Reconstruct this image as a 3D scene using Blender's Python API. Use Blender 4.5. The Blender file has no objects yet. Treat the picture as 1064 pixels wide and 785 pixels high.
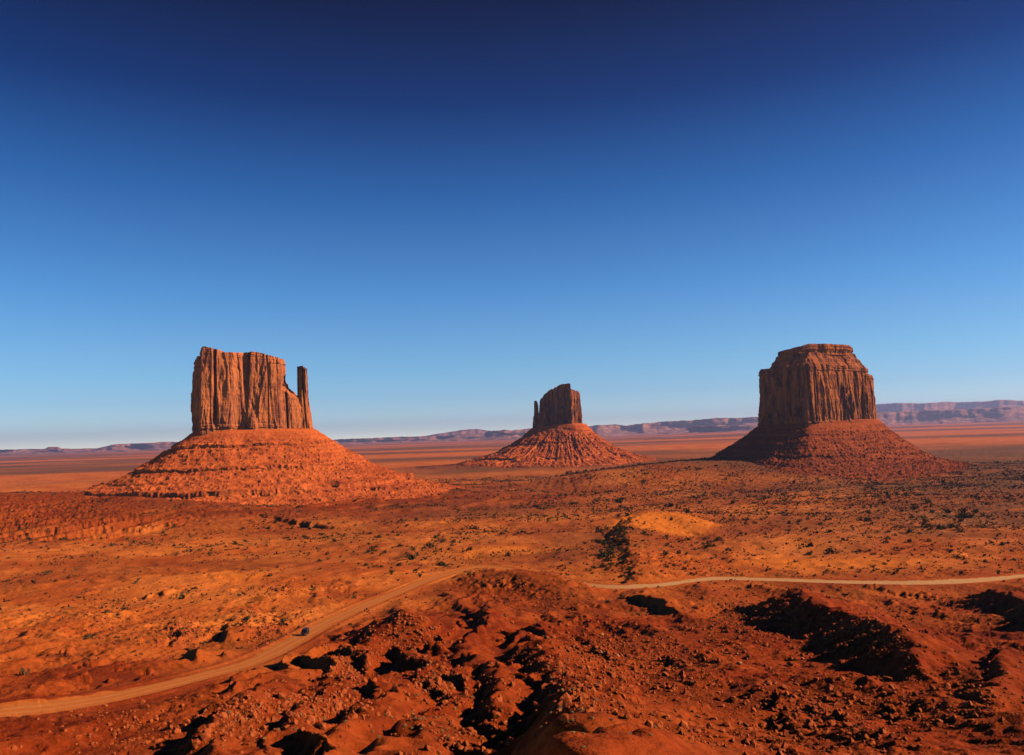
import bpy, math, random
import numpy as np
from mathutils import Vector, Matrix

# ------------------------------------------------------------------ camera, sky, sun, exposure
scn = bpy.context.scene
COL = scn.collection
FPX, CX, CY = 804.0, 532.0, 392.5
PITCH, ROLL = math.atan(60.0 / FPX), -0.0315
_r0 = np.array([1.0, 0, 0]); _f = np.array([0, math.cos(PITCH), math.sin(PITCH)])
_u0 = np.array([0, -math.sin(PITCH), math.cos(PITCH)])
_r = math.cos(ROLL) * _r0 + math.sin(ROLL) * _u0
_u = -math.sin(ROLL) * _r0 + math.cos(ROLL) * _u0
cd = bpy.data.cameras.new('camera'); cam = bpy.data.objects.new('camera', cd); COL.objects.link(cam)
cd.sensor_fit = 'HORIZONTAL'; cd.sensor_width = 36.0; cd.lens = FPX / 1064 * 36.0
cd.clip_start = 0.5; cd.clip_end = 200000
cam.matrix_world = Matrix(((_r[0], _u[0], -_f[0], 0), (_r[1], _u[1], -_f[1], 0), (_r[2], _u[2], -_f[2], 0), (0, 0, 0, 1)))
scn.camera = cam

SUN_AZ, SUN_EL = 92.0, 28.0            # degrees right of the view (+Y), and above the horizon
_a, _e = math.radians(SUN_AZ), math.radians(SUN_EL)
SUNV = Vector((math.sin(_a) * math.cos(_e), math.cos(_a) * math.cos(_e), math.sin(_e)))
world = bpy.data.worlds.new('World'); scn.world = world; world.use_nodes = True
nt = world.node_tree; nt.nodes.clear()
wo = nt.nodes.new('ShaderNodeOutputWorld'); bg = nt.nodes.new('ShaderNodeBackground')
sky = nt.nodes.new('ShaderNodeTexSky'); sky.sky_type = 'NISHITA'; sky.sun_disc = False
sky.sun_elevation = _e; sky.sun_rotation = _a
sky.altitude = 1700; sky.air_density = 1.0; sky.dust_density = 0.2; sky.ozone_density = 3.0
gam = nt.nodes.new('ShaderNodeGamma'); gam.inputs['Gamma'].default_value = 0.6
# a strongly polarised, clear desert sky: the sky texture graded by height above the horizon (same all round)
tc = nt.nodes.new('ShaderNodeTexCoord'); sx = nt.nodes.new('ShaderNodeSeparateXYZ'); nt.links.new(tc.outputs['Generated'], sx.inputs[0])
asn = nt.nodes.new('ShaderNodeMath'); asn.operation = 'MULTIPLY'; asn.inputs[1].default_value = 1 / 0.6; asn.use_clamp = True; nt.links.new(sx.outputs['Z'], asn.inputs[0])
grade = nt.nodes.new('ShaderNodeValToRGB'); nt.links.new(asn.outputs[0], grade.inputs[0])
SKYGRADE = [(0.0, (1.0, 0.9875, 0.9)), (0.018, (0.625, 0.7125, 0.7375)), (0.0379, (0.4625, 0.6062, 0.6875)), (0.0871, (0.3125, 0.4938, 0.6312)), (0.1403, (0.2531, 0.4656, 0.6187)), (0.3023, (0.1312, 0.3469, 0.5813)), (0.4956, (0.0425, 0.1906, 0.4188)), (0.6724, (0.0062, 0.0612, 0.2)), (0.8283, (0.0006, 0.02, 0.0781)), (1.0, (0.0006, 0.0112, 0.05))]
while len(grade.color_ramp.elements) < len(SKYGRADE): grade.color_ramp.elements.new(0.5)
for el_, (p_, c_) in zip(grade.color_ramp.elements, SKYGRADE): el_.position = p_; el_.color = (*c_, 1)
mul = nt.nodes.new('ShaderNodeMix'); mul.data_type = 'RGBA'; mul.blend_type = 'MULTIPLY'; mul.inputs[0].default_value = 1.0
gain = nt.nodes.new('ShaderNodeVectorMath'); gain.operation = 'SCALE'; gain.inputs[3].default_value = 3.152
nt.links.new(sky.outputs[0], gam.inputs['Color']); nt.links.new(gam.outputs[0], mul.inputs[6]); nt.links.new(grade.outputs[0], mul.inputs[7])
nt.links.new(mul.outputs[2], gain.inputs[0]); nt.links.new(gain.outputs[0], bg.inputs['Color']); nt.links.new(bg.outputs[0], wo.inputs['Surface'])
bg.inputs['Strength'].default_value = 0.1
sd = bpy.data.lights.new('sun', 'SUN'); sun = bpy.data.objects.new('sun', sd); COL.objects.link(sun)
sd.energy = 5.0; sd.angle = math.radians(0.5); sd.color = (1.0, 0.80, 0.58)
sun.rotation_euler = SUNV.to_track_quat('Z', 'Y').to_euler(); sun.location = (200, 0, 300)
scn.view_settings.view_transform = 'Standard'; scn.view_settings.look = 'None'
scn.view_settings.exposure = 0.45; scn.view_settings.gamma = 1.0
scn.view_settings.use_curve_mapping = False
scn.cycles.volume_bounces = 0; scn.cycles.diffuse_bounces = 0

# ------------------------------------------------------------------ helpers
def ray(px, py):
    """direction of a photograph pixel, scaled to y = 1"""
    px = np.asarray(px, float); py = np.asarray(py, float)
    a = (px - CX) / FPX; b = -(py - CY) / FPX
    d = a[..., None] * _r + b[..., None] * _u + _f
    return d / d[..., 1:2]

def W(px, py, Y):
    return ray(px, py) * Y

def _hash(ix, iy, iz, seed):
    h = (ix.astype(np.uint32) * np.uint32(374761393)) ^ (iy.astype(np.uint32) * np.uint32(668265263)) ^ (iz.astype(np.uint32) * np.uint32(2147483647)) ^ np.uint32((seed * 362437 + 1013) & 0xffffffff)
    h = (h ^ (h >> np.uint32(13))) * np.uint32(1274126177)
    h = (h ^ (h >> np.uint32(15))) * np.uint32(2246822519)
    return h ^ (h >> np.uint32(16))

def _grad(h, x, y, z):
    h = h & np.uint32(15)
    u = np.where(h < 8, x, y); v = np.where(h < 4, y, np.where((h == 12) | (h == 14), x, z))
    return np.where(h & 1, -u, u) + np.where(h & 2, -v, v)

def noise(x, y, z=0.0, seed=0):
    """gradient noise, about -0.7..0.7"""
    x, y, z = np.broadcast_arrays(np.asarray(x, np.float32), np.asarray(y, np.float32), np.asarray(z, np.float32))
    fx, fy, fz = np.floor(x), np.floor(y), np.floor(z)
    ix, iy, iz = fx.astype(np.int64), fy.astype(np.int64), fz.astype(np.int64)
    x = x - fx; y = y - fy; z = z - fz
    w = lambda t: t * t * t * (t * (t * 6 - 15) + 10)
    u, v, q = w(x), w(y), w(z)
    if np.ptp(fz) == 0 and np.ptp(z) == 0 and float(z.flat[0]) == 0.0:
        g = lambda a, b: _grad(_hash(ix + a, iy + b, iz, seed), x - a, y - b, z)
        return (g(0, 0) * (1 - u) + g(1, 0) * u) * (1 - v) + (g(0, 1) * (1 - u) + g(1, 1) * u) * v
    g = lambda a, b, c: _grad(_hash(ix + a, iy + b, iz + c, seed), x - a, y - b, z - c)
    r0 = (g(0, 0, 0) * (1 - u) + g(1, 0, 0) * u) * (1 - v) + (g(0, 1, 0) * (1 - u) + g(1, 1, 0) * u) * v
    r1 = (g(0, 0, 1) * (1 - u) + g(1, 0, 1) * u) * (1 - v) + (g(0, 1, 1) * (1 - u) + g(1, 1, 1) * u) * v
    return r0 * (1 - q) + r1 * q

def ridged(x, y, z=0.0, seed=0):
    return 1.0 - 2.0 * np.abs(noise(x, y, z, seed)) * 1.4

def sstep(a, b, x):
    t = np.clip((x - a) / (b - a), 0, 1)
    return t * t * (3 - 2 * t)

def raw_mesh(name, V, F, mat, smooth=False, colors=None):
    """mesh from vertex array and a (n,3) or (n,4) face array"""
    me = bpy.data.meshes.new(name)
    V = np.ascontiguousarray(V, np.float32); F = np.ascontiguousarray(F, np.int32)
    k = F.shape[1]
    me.vertices.add(len(V)); me.vertices.foreach_set('co', V.ravel())
    me.loops.add(F.size); me.loops.foreach_set('vertex_index', F.ravel())
    me.polygons.add(len(F)); me.polygons.foreach_set('loop_start', np.arange(0, F.size, k, dtype=np.int32))
    me.polygons.foreach_set('use_smooth', np.full(len(F), bool(smooth)))
    if mat: me.materials.append(mat)
    me.update(calc_edges=True)
    if colors is not None:
        at = me.color_attributes.new('mask', 'FLOAT_COLOR', 'POINT')
        c = np.ones((len(V), 4), np.float32); c[:, :colors.shape[1]] = colors
        at.data.foreach_set('color', c.ravel())
    return me

def link(name, me, parent=None):
    o = bpy.data.objects.new(name, me); COL.objects.link(o)
    if parent is not None: o.parent = parent
    return o

def grid_faces(n, m, wrap=False, flip=False):
    """n rows of m columns"""
    i = np.arange(n - 1)[:, None]; j = np.arange(m if wrap else m - 1)[None, :]
    j2 = (j + 1) % m
    F = np.stack([i * m + j, i * m + j2, (i + 1) * m + j2, (i + 1) * m + j], -1).reshape(-1, 4)
    return F[:, ::-1] if flip else F

def tag(o, label, cat, group=None):
    o['label'] = label; o['category'] = cat
    if group: o['group'] = group
    return o

def empty(name, loc, rz=0.0):
    o = bpy.data.objects.new(name, None); COL.objects.link(o); o.empty_display_size = 1
    o.location = loc; o.rotation_euler = (0, 0, rz)
    return o

# ------------------------------------------------------------------ materials
class NT:
    def __init__(s, name, rough=0.95, spec=0.04):
        s.m = bpy.data.materials.new(name); s.m.use_nodes = True
        s.t = s.m.node_tree; s.b = s.t.nodes['Principled BSDF']
        s.b.inputs['Roughness'].default_value = rough
        s.b.inputs['Specular IOR Level'].default_value = spec
        s.geo = s.t.nodes.new('ShaderNodeNewGeometry'); s.pos = s.geo.outputs['Position']
    def n(s, kind): return s.t.nodes.new(kind)
    def l(s, a, b): s.t.links.new(a, b)
    def scale(s, v, src=None):
        m = s.n('ShaderNodeVectorMath'); m.operation = 'MULTIPLY'; s.l(src or s.pos, m.inputs[0]); m.inputs[1].default_value = v
        return m.outputs[0]
    def noise(s, vec, detail=4, rough=0.55, scale=1.0, dist=0.0):
        t = s.n('ShaderNodeTexNoise'); s.l(vec, t.inputs['Vector']); t.inputs['Scale'].default_value = scale
        t.inputs['Detail'].default_value = detail; t.inputs['Roughness'].default_value = rough
        t.inputs['Distortion'].default_value = dist
        return t.outputs['Fac']
    def ramp(s, fac, a, b, va=0.0, vb=1.0):
        r = s.n('ShaderNodeMapRange'); s.l(fac, r.inputs[0]); r.interpolation_type = 'SMOOTHSTEP'
        r.inputs[1].default_value = a; r.inputs[2].default_value = b; r.inputs[3].default_value = va; r.inputs[4].default_value = vb
        return r.outputs[0]
    def math(s, op, a, b):
        m = s.n('ShaderNodeMath'); m.operation = op
        for k, v in enumerate((a, b)):
            if isinstance(v, (int, float)): m.inputs[k].default_value = v
            else: s.l(v, m.inputs[k])
        return m.outputs[0]
    def mix(s, fac, a, b, blend='MIX'):
        m = s.n('ShaderNodeMix'); m.data_type = 'RGBA'; m.blend_type = blend; m.clamp_factor = True
        for idx, v in ((0, fac), (6, a), (7, b)):
            if isinstance(v, (int, float)): m.inputs[idx].default_value = v
            elif isinstance(v, tuple): m.inputs[idx].default_value = (*v, 1.0)
            else: s.l(v, m.inputs[idx])
        return m.outputs[2]
    def bump(s, h, dist, strength=1.0):
        b = s.n('ShaderNodeBump'); s.l(h, b.inputs['Height']); b.inputs['Distance'].default_value = dist
        b.inputs['Strength'].default_value = strength
        s.l(b.outputs[0], s.b.inputs['Normal'])
    def color(s, c): s.l(c, s.b.inputs['Base Color'])

SAND = (0.63, 0.162, 0.028); RED = (0.222, 0.0265, 0.0043); DUNE = (0.68, 0.172, 0.018); SCRUBSOIL = (0.20, 0.080, 0.034)
def ground_material():
    k = NT('desert_soil')
    at = k.n('ShaderNodeVertexColor'); at.layer_name = 'mask'
    sp = k.n('ShaderNodeSeparateColor'); k.l(at.outputs['Color'], sp.inputs[0])
    big = k.noise(k.scale((1 / 90,) * 3), 5, 0.6); mid = k.noise(k.scale((1 / 14,) * 3), 5, 0.65); fine = k.noise(k.scale((1 / 1.8,) * 3), 4, 0.7)
    far = k.noise(k.scale((1 / 900, 1 / 650, 1 / 900)), 5, 0.6)
    c = k.mix(k.ramp(k.math('ADD', k.math('MULTIPLY', big, 0.6), k.math('MULTIPLY', mid, 0.4)), 0.40, 0.62), SAND, tuple(x * y for x, y in zip(SAND, (0.74, 0.55, 0.50))))
    zb_ = k.noise(k.scale((1 / 300, 1 / 300, 1 / 2.4)), 4, 0.6)
    redc = k.mix(k.ramp(mid, 0.38, 0.62), RED, tuple(x * y for x, y in zip(RED, (1.35, 1.75, 1.9))))
    redc = k.mix(k.ramp(zb_, 0.46, 0.62, 0.0, 0.6), redc, tuple(x * 0.55 for x in RED))
    c = k.mix(k.math('ADD', sp.outputs[0], k.math('MULTIPLY', k.math('SUBTRACT', big, 0.5), 0.7)), c, redc)
    scr = k.mix(k.ramp(fine, 0.4, 0.6), SCRUBSOIL, tuple(x * 0.6 for x in SCRUBSOIL))
    sm = k.math('MULTIPLY', sp.outputs[2], k.ramp(k.math('ADD', k.math('MULTIPLY', mid, 0.5), k.math('MULTIPLY', far, 0.5)), 0.34, 0.54))
    c = k.mix(sm, c, scr)
    c = k.mix(sp.outputs[1], c, DUNE)
    v = k.ramp(fine, 0.25, 0.75, 0.80, 1.18)
    cc = k.n('ShaderNodeCombineColor')
    for i in range(3): k.l(v, cc.inputs[i])
    c = k.mix(1.0, c, cc.outputs[0], 'MULTIPLY')
    k.color(c)
    h = k.math('ADD', k.math('MULTIPLY', mid, 2.2), k.math('MULTIPLY', fine, 0.7))
    k.bump(h, 1.0, 0.75)
    return k.m

def cliff_material(name, base, varnish, streak=1.0):
    k = NT(name)
    col = k.noise(k.scale((1 / 20, 1 / 20, 1 / 50)), 6, 0.66, dist=1.4)
    col2 = k.noise(k.scale((1 / 34, 1 / 34, 1 / 60)), 5, 0.6, dist=0.8)
    bed = k.noise(k.scale((1 / 120, 1 / 120, 1 / 5)), 4, 0.6)
    fine = k.noise(k.scale((1 / 3.5, 1 / 3.5, 1 / 8)), 5, 0.7)
    f = k.math('ADD', k.math('MULTIPLY', col, 0.55), k.math('MULTIPLY', col2, 0.45))
    c = k.mix(k.ramp(f, 0.43, 0.60, 0.0, streak), base, varnish)
    c = k.mix(k.ramp(bed, 0.50, 0.72, 0.0, 0.45), c, tuple(x * y for x, y in zip(base, (0.75, 0.6, 0.55))))
    c = k.mix(k.ramp(fine, 0.50, 0.75, 0.0, 0.5), c, tuple(min(1, x * 1.35) for x in base))
    k.color(c)
    k.bump(k.math('ADD', k.math('MULTIPLY', fine, 1.6), k.math('ADD', k.math('MULTIPLY', col, 1.6), k.math('MULTIPLY', bed, 1.0))), 1.0, 0.9)
    return k.m

def talus_material(name, a, b, pale):
    k = NT(name)
    bed = k.noise(k.scale((1 / 160, 1 / 160, 1 / 7)), 4, 0.6)
    mid = k.noise(k.scale((1 / 24,) * 3), 6, 0.65); fine = k.noise(k.scale((1 / 4.5,) * 3), 4, 0.75)
    c = k.mix(k.ramp(k.math('ADD', k.math('MULTIPLY', bed, 0.65), k.math('MULTIPLY', mid, 0.35)), 0.42, 0.58), a, b)
    c = k.mix(k.ramp(fine, 0.56, 0.70, 0.0, 0.8), c, pale)
    c = k.mix(k.ramp(fine, 0.42, 0.30, 0.0, 0.4), c, tuple(x * 0.6 for x in b))
    k.color(c)
    k.bump(k.math('ADD', k.math('MULTIPLY', fine, 1.8), k.math('ADD', k.math('MULTIPLY', mid, 3.0), k.math('MULTIPLY', bed, 3.0))), 1.0, 0.9)
    return k.m

def plain_noise_material(name, a, b, sc, rough=0.9, bump=0.0):
    k = NT(name, rough)
    f = k.noise(k.scale((sc,) * 3), 5, 0.65)
    oi = k.n('ShaderNodeObjectInfo')
    c = k.mix(k.ramp(f, 0.35, 0.65), a, b)
    c = k.mix(k.math('MULTIPLY', oi.outputs['Random'], 0.35), c, tuple(x * 0.5 for x in a))
    k.color(c)
    if bump: k.bump(f, bump)
    return k.m

M_GROUND = ground_material()
M_ROAD = None
k = NT('packed_dirt'); f1 = k.noise(k.scale((1 / 3.0,) * 3), 5, 0.65); f2 = k.noise(k.scale((1 / 25,) * 3), 3, 0.5)
sxyz = k.n('ShaderNodeSeparateXYZ'); k.l(k.pos, sxyz.inputs[0]); at = k.n('ShaderNodeVertexColor'); at.layer_name = 'mask'; ch = k.n('ShaderNodeSeparateColor'); k.l(at.outputs['Color'], ch.inputs[0])
c1 = k.mix(k.math('ADD', k.math('MULTIPLY', f1, 0.5), k.math('MULTIPLY', f2, 0.5)), (0.44, 0.108, 0.021), (0.55, 0.155, 0.034))
c2 = k.mix(f1, (0.50, 0.240, 0.095), (0.62, 0.330, 0.150))
c1 = k.mix(k.ramp(sxyz.outputs[0], 0.0, 90.0), c1, c2)
c1 = k.mix(k.ramp(ch.outputs[1], 0.25, 0.75, 0.0, 0.35), c1, (0.60, 0.24, 0.08))
k.color(k.mix(k.ramp(k.math('ADD', ch.outputs[0], k.math('MULTIPLY', k.math('SUBTRACT', f1, 0.5), 0.9)), 0.72, 0.98), c1, (0.42, 0.090, 0.016))); k.bump(f1, 0.25); M_ROAD = k.m
M_CLIFF = cliff_material('red_sandstone_cliff', (0.52, 0.140, 0.044), (0.20, 0.060, 0.034))
M_CLIFF_SHADE = cliff_material('varnished_shade_dark_cliff', (0.45, 0.118, 0.036), (0.115, 0.040, 0.026))  # varnish, plus shade painted into the colour of the middle and right buttes
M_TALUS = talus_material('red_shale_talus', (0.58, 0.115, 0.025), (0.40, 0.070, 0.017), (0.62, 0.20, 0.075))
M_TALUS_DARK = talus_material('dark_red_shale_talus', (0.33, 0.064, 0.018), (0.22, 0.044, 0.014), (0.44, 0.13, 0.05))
k = NT('far_red_rock'); f1 = k.noise(k.scale((1 / 420, 1 / 420, 1 / 60)), 6, 0.65); f2 = k.noise(k.scale((1 / 90, 1 / 90, 1 / 25)), 5, 0.7)
k.color(k.mix(k.ramp(k.math('ADD', k.math('MULTIPLY', f1, 0.6), k.math('MULTIPLY', f2, 0.4)), 0.42, 0.58), (0.46, 0.17, 0.10), (0.13, 0.06, 0.045))); k.bump(f2, 30.0); M_FAR = k.m
M_ROCK = plain_noise_material('red_boulder', (0.46, 0.100, 0.028), (0.32, 0.062, 0.018), 1.3, 0.9, 0.3)
M_PALEROCK = plain_noise_material('tan_boulder', (0.55, 0.235, 0.10), (0.42, 0.14, 0.05), 1.3, 0.9, 0.3)
M_BUSH = plain_noise_material('juniper_leaf', (0.060, 0.052, 0.018), (0.11, 0.075, 0.026), 2.0)
M_SCRUB = plain_noise_material('sage_leaf', (0.070, 0.042, 0.016), (0.13, 0.068, 0.026), 0.4)
M_TUFT = plain_noise_material('dry_tuft', (0.66, 0.36, 0.16), (0.50, 0.27, 0.11), 2.0)

# ------------------------------------------------------------------ terrain
_bp = np.array([(20, 19), (60, 31), (115, 46), (200, 62), (300, 78), (430, 91), (520, 97), (760, 105), (1270, 112), (4000, 113), (70000, 114)], float)
_lg = np.linspace(math.log(15), math.log(75000), 6000)
_lz = np.interp(_lg, np.log(_bp[:, 0]), _bp[:, 1])
_kk = np.hanning(241); _kk /= _kk.sum()
_lz = np.convolve(np.pad(_lz, 120, mode='edge'), _kk, mode='valid')
def base_z(Y): return -np.interp(np.log(np.maximum(Y, 16)), _lg, _lz)

def on_base(px, py, h=0.0):
    """point on the smooth base terrain raised by h that a pixel looks at"""
    d = ray(px, py); Ys = np.exp(np.linspace(math.log(40), math.log(20000), 4000))
    diff = d[..., 2] * Ys - (base_z(Ys) + h)
    i = int(np.max(np.nonzero(diff >= 0)[0], initial=0)) + 1; i = min(max(i, 1), len(Ys) - 1)
    t = diff[i - 1] / (diff[i - 1] - diff[i] + 1e-9)
    return d * (Ys[i - 1] + t * (Ys[i] - Ys[i - 1]))

Yr = [24.0]
while Yr[-1] < 44000:
    y = Yr[-1]
    r = 0.009 if y < 90 else 0.0036 if y < 650 else 0.0024 if 880 < y < 1650 else 0.0058 if y < 2600 else 0.022
    Yr.append(y * (1 + r))
Yr = np.array(Yr); NU = 1321; U = np.linspace(-0.98, 0.98, NU)
GY = np.repeat(Yr[:, None], NU, 1); GX = GY * U[None, :]
nearw = 1 - sstep(380, 620, GY)
Z = base_z(GY)

# --- road centre line (pixels of the photograph, projected on the base terrain)
ROADPX = [(-60, 752), (0, 741), (60, 734), (120, 723), (200, 705), (262, 687), (312, 664), (340, 648), (372, 633), (410, 617), (445, 603), (475, 594), (505, 589.5),
          (550, 596), (600, 606), (640, 610), (685, 608), (740, 602), (800, 602.5), (860, 604.5), (930, 606), (985, 605), (1030, 602), (1070, 598), (1120, 592)]
rp = np.array([on_base(a, b) for a, b in ROADPX])
def catmull(P, n):
    P = np.vstack([2 * P[0] - P[1], P, 2 * P[-1] - P[-2]]); out = []
    for i in range(1, len(P) - 2):
        t = np.linspace(0, 1, n, endpoint=False)[:, None]
        a, b, c, d = P[i - 1], P[i], P[i + 1], P[i + 2]
        out.append(0.5 * ((2 * b) + (-a + c) * t + (2 * a - 5 * b + 4 * c - d) * t ** 2 + (-a + 3 * b - 3 * c + d) * t ** 3))
    out.append(P[-2][None]); return np.vstack(out)
RC = catmull(rp, 14); 
kz = np.hanning(31); kz /= kz.sum(); RC[:, 2] = np.convolve(np.pad(base_z(RC[:, 1]), 15, mode='edge'), kz, mode='valid')

def polyline_dist(x, y, P):
    """distance, signed side and interpolated z to a polyline (flat arrays)"""
    bd = np.full(x.shape, 1e9); bz = np.zeros(x.shape); bs = np.ones(x.shape); bt = np.zeros(x.shape)
    L = 0.0
    for a, b in zip(P[:-1], P[1:]):
        e = b[:2] - a[:2]; ll = float(e @ e) + 1e-9
        t = np.clip(((x - a[0]) * e[0] + (y - a[1]) * e[1]) / ll, 0, 1)
        dx = x - a[0] - t * e[0]; dy = y - a[1] - t * e[1]; d = np.hypot(dx, dy)
        m = d < bd
        bd = np.where(m, d, bd); bz = np.where(m, a[2] + t * (b[2] - a[2]), bz)
        bs = np.where(m, np.sign(e[0] * dy - e[1] * dx + 1e-9), bs)
        bt = np.where(m, L + t * math.sqrt(ll), bt); L += math.sqrt(ll)
    return bd, bs, bz, bt

# --- noise relief
def blocky(v): return np.floor(v) + sstep(0.34, 0.66, v - np.floor(v))
def relief(x, y, nw):
    wx = x + 6 * noise(x / 40, y / 40, 0, 5); wy = y + 6 * noise(x / 40, y / 40, 0, 6)
    patch = sstep(-0.1, 0.3, noise(x / 50, y / 50, 0, 7)); near = 2.0 * (ridged(wx / 36, wy / 90, 0, 1) - 0.3) + (0.4 + 1.0 * patch) * (0.8 * (ridged(wx / 14, wy / 30, 0, 2) - 0.3) + 0.35 * ridged(wx / 5, wy / 7, 0, 3)) + 0.20 * noise(x / 1.9, y / 1.9, 0, 4) + 0.30 * patch * blocky(3.2 * noise(wx / 6, wy / 6, 0, 8)) + 0.22 * blocky(2.6 * noise(x / 2.6, y / 2.6, 0, 9))
    mid = 4.0 * noise(x / 160, y / 160, 0, 11) + 2.4 * noise(x / 60, y / 75, 0, 12) + 1.0 * ridged(wx / 24, wy / 30, 0, 13) + 0.4 * noise(x / 8, y / 8, 0, 14)
    fade = 1 - 0.75 * sstep(1500, 5000, y)
    return near * nw + mid * (1 - nw) * fade
def saw(x, y):
    ph = x / 13.0 + 1.5 * noise(x / 60, y / 60, 0, 15) + 0.55 * noise(x / 17, y / 17, 0, 16) + 0.15 * noise(x / 5, y / 5, 0, 18) + y * 0.012
    p = ph - np.floor(ph); w = np.where(p < 0.24, p / 0.24, (1 - p) / 0.76)
    am = sstep(-0.12, 0.22, noise(x / 26, y / 34, np.floor(ph) * 7.3, 17) + 0.1)
    return w * am
u_ = GX / GY
sawm = nearw * (1 - sstep(300, 400, GY)) * (0.16 + 0.84 * (1 - sstep(0.02, 0.16, u_))) * sstep(-0.46, -0.36, u_)
sawl = (1 - sstep(-0.16, -0.06, u_)) * sstep(200, 240, GY) * (1 - sstep(520, 700, GY)) * sstep(0.0, 0.3, noise(GX / 55, GY / 70, 0, 19) + 0.08)
Z += (3.4 * sawm + 1.5 * sawl) * saw(GX, GY)
bench = (1 - sstep(-230, -90, GX + 60 * noise(GX / 90, GY / 90, 0, 54))) * sstep(930, 1010, GY) * (1 - sstep(1500, 1640, GY))
Z += relief(GX, GY, nearw) * (1 - 0.88 * bench)

Z += 60 * sstep(5000, 19000, GY) * sstep(0.10, 0.42, u_)

# --- bench pedestals below the buttes (terraced)
def pedestal(cx, cy, rx, ry, amp, step):
    global Z
    r = np.hypot((GX - cx) / rx, (GY - cy) / ry) + 0.10 * noise(GX / 130, GY / 130, 0, 21) + 0.04 * noise(GX / 30, GY / 30, 0, 22)
    b = amp * (1 - sstep(0.35, 1.0, r))
    q = b / step; fq = np.floor(q); b = step * (fq + sstep(0.40, 0.60, q - fq)) * 0.75 + b * 0.25
    Z = Z + b
pedestal(-560, 1500, 640, 560, 18, 4.5)
pedestal(150, 2990, 560, 420, 16, 5.0)
pedestal(745, 1900, 520, 380, 14, 4.5)

# --- ridges: crest pixels with height above the base terrain, far end first; slope on the shaded and on the sunny side
RIDGES = [
    # pts, shade slope, sun slope, crest radius
    ([(536, 660, 3), (553, 661, 5), (563, 680, 6), (579, 697, 6.5), (597, 722, 8), (606, 748, 10), (614, 790, 11)], 0.95, 0.30, 1.0),
    ([(640, 728, 1), (648, 744, 4.5), (655, 765, 5), (668, 792, 5)], 0.95, 0.35, 0.6),
    ([(506, 626, 6), (508, 645, 6), (485, 664, 4), (486, 682, 3.5), (512, 690, 4.5), (519, 712, 5.5), (508, 735, 4)], 1.0, 0.42, 0.8),
    ([(548, 637, 3), (530, 645, 2.5), (522, 652, 1)], 0.9, 0.3, 0.8),
    ([(420, 633.5, 13), (421.5, 637, 12)], 0.50, 0.50, 1.5),
    ([(395, 656, 6), (378, 668, 5), (350, 686, 3), (330, 698, 1)], 0.85, 0.30, 0.8),
    ([(300, 700, 3), (267, 716, 5), (230, 742, 5), (206, 768, 3)], 0.95, 0.36, 0.8),
    ([(352, 710, 3), (325, 727, 4.5), (303, 744, 4), (285, 775, 3)], 0.95, 0.38, 0.8),
    ([(440, 704, 3), (402, 722, 5), (356, 747, 5), (332, 772, 4)], 0.95, 0.40, 0.8),
    ([(455, 742, 3), (425, 762, 4), (395, 790, 4)], 0.9, 0.4, 0.8),
    ([(262, 752, 2.5), (238, 764, 3.5), (215, 790, 3)], 0.95, 0.4, 0.8),
    ([(786, 628, 5), (806, 620, 9), (829, 612, 13), (846, 624, 12), (884, 636, 10), (936, 656, 8), (950, 680, 4), (956, 700, 1)], 0.72, 0.34, 1.0),
    ([(671, 619, 5), (690, 624, 4.5), (702, 634, 3), (720, 645, 1)], 1.2, 0.20, 0.6),
    ([(732, 628, 3), (712, 640, 2.5)], 1.0, 0.3, 0.6),
    ([(1030, 614, 6), (1062, 618, 8), (1090, 640, 6)], 0.8, 0.3, 1.0),
    ([(1036, 676, 3), (1040, 700, 3.5), (1030, 720, 2)], 0.9, 0.3, 0.8),
    ([(498, 592, 5.5), (535, 593.5, 9), (562, 600, 8), (584, 614, 4), (612, 634, 1.5)], 0.26, 0.22, 8.0),
    ([(680, 531, 10), (660, 538, 11), (652, 552, 9), (656, 567, 6), (662, 583, 5), (664, 600, 3.5)], 0.58, 0.12, 4.0),
    ([(680, 531, 10), (702, 536, 9), (735, 553, 4), (770, 566, 1)], 0.20, 0.18, 12.0),
    ([(300, 610, 4), (285, 616, 4), (262, 622, 2)], 1.1, 0.15, 0.5),
    ([(60, 603, 4), (40, 607, 4), (0, 610, 3)], 1.1, 0.15, 0.5),
    ([(780, 474, 42), (735, 476.5, 43), (690, 481.5, 38), (640, 487.5, 30), (600, 493, 22), (550, 500, 10)], 0.11, 0.11, 30.0),
    ([(-90, 513.5, 34), (0, 512.5, 35), (60, 512.5, 35), (110, 514, 34), (180, 524, 26), (240, 530, 20)], 0.13, 0.10, 12.0),
]
warpx = 2.6 * noise(GX / 14, GY / 14, 0, 35) + 2.2 * noise(GX / 6.5, GY / 6.5, 0, 31) + 1.0 * noise(GX / 2.8, GY / 2.8, 0, 33)
warpy = 2.6 * noise(GX / 14, GY / 14, 0, 36) + 2.2 * noise(GX / 6.5, GY / 6.5, 0, 32) + 1.0 * noise(GX / 2.8, GY / 2.8, 0, 34)
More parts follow.
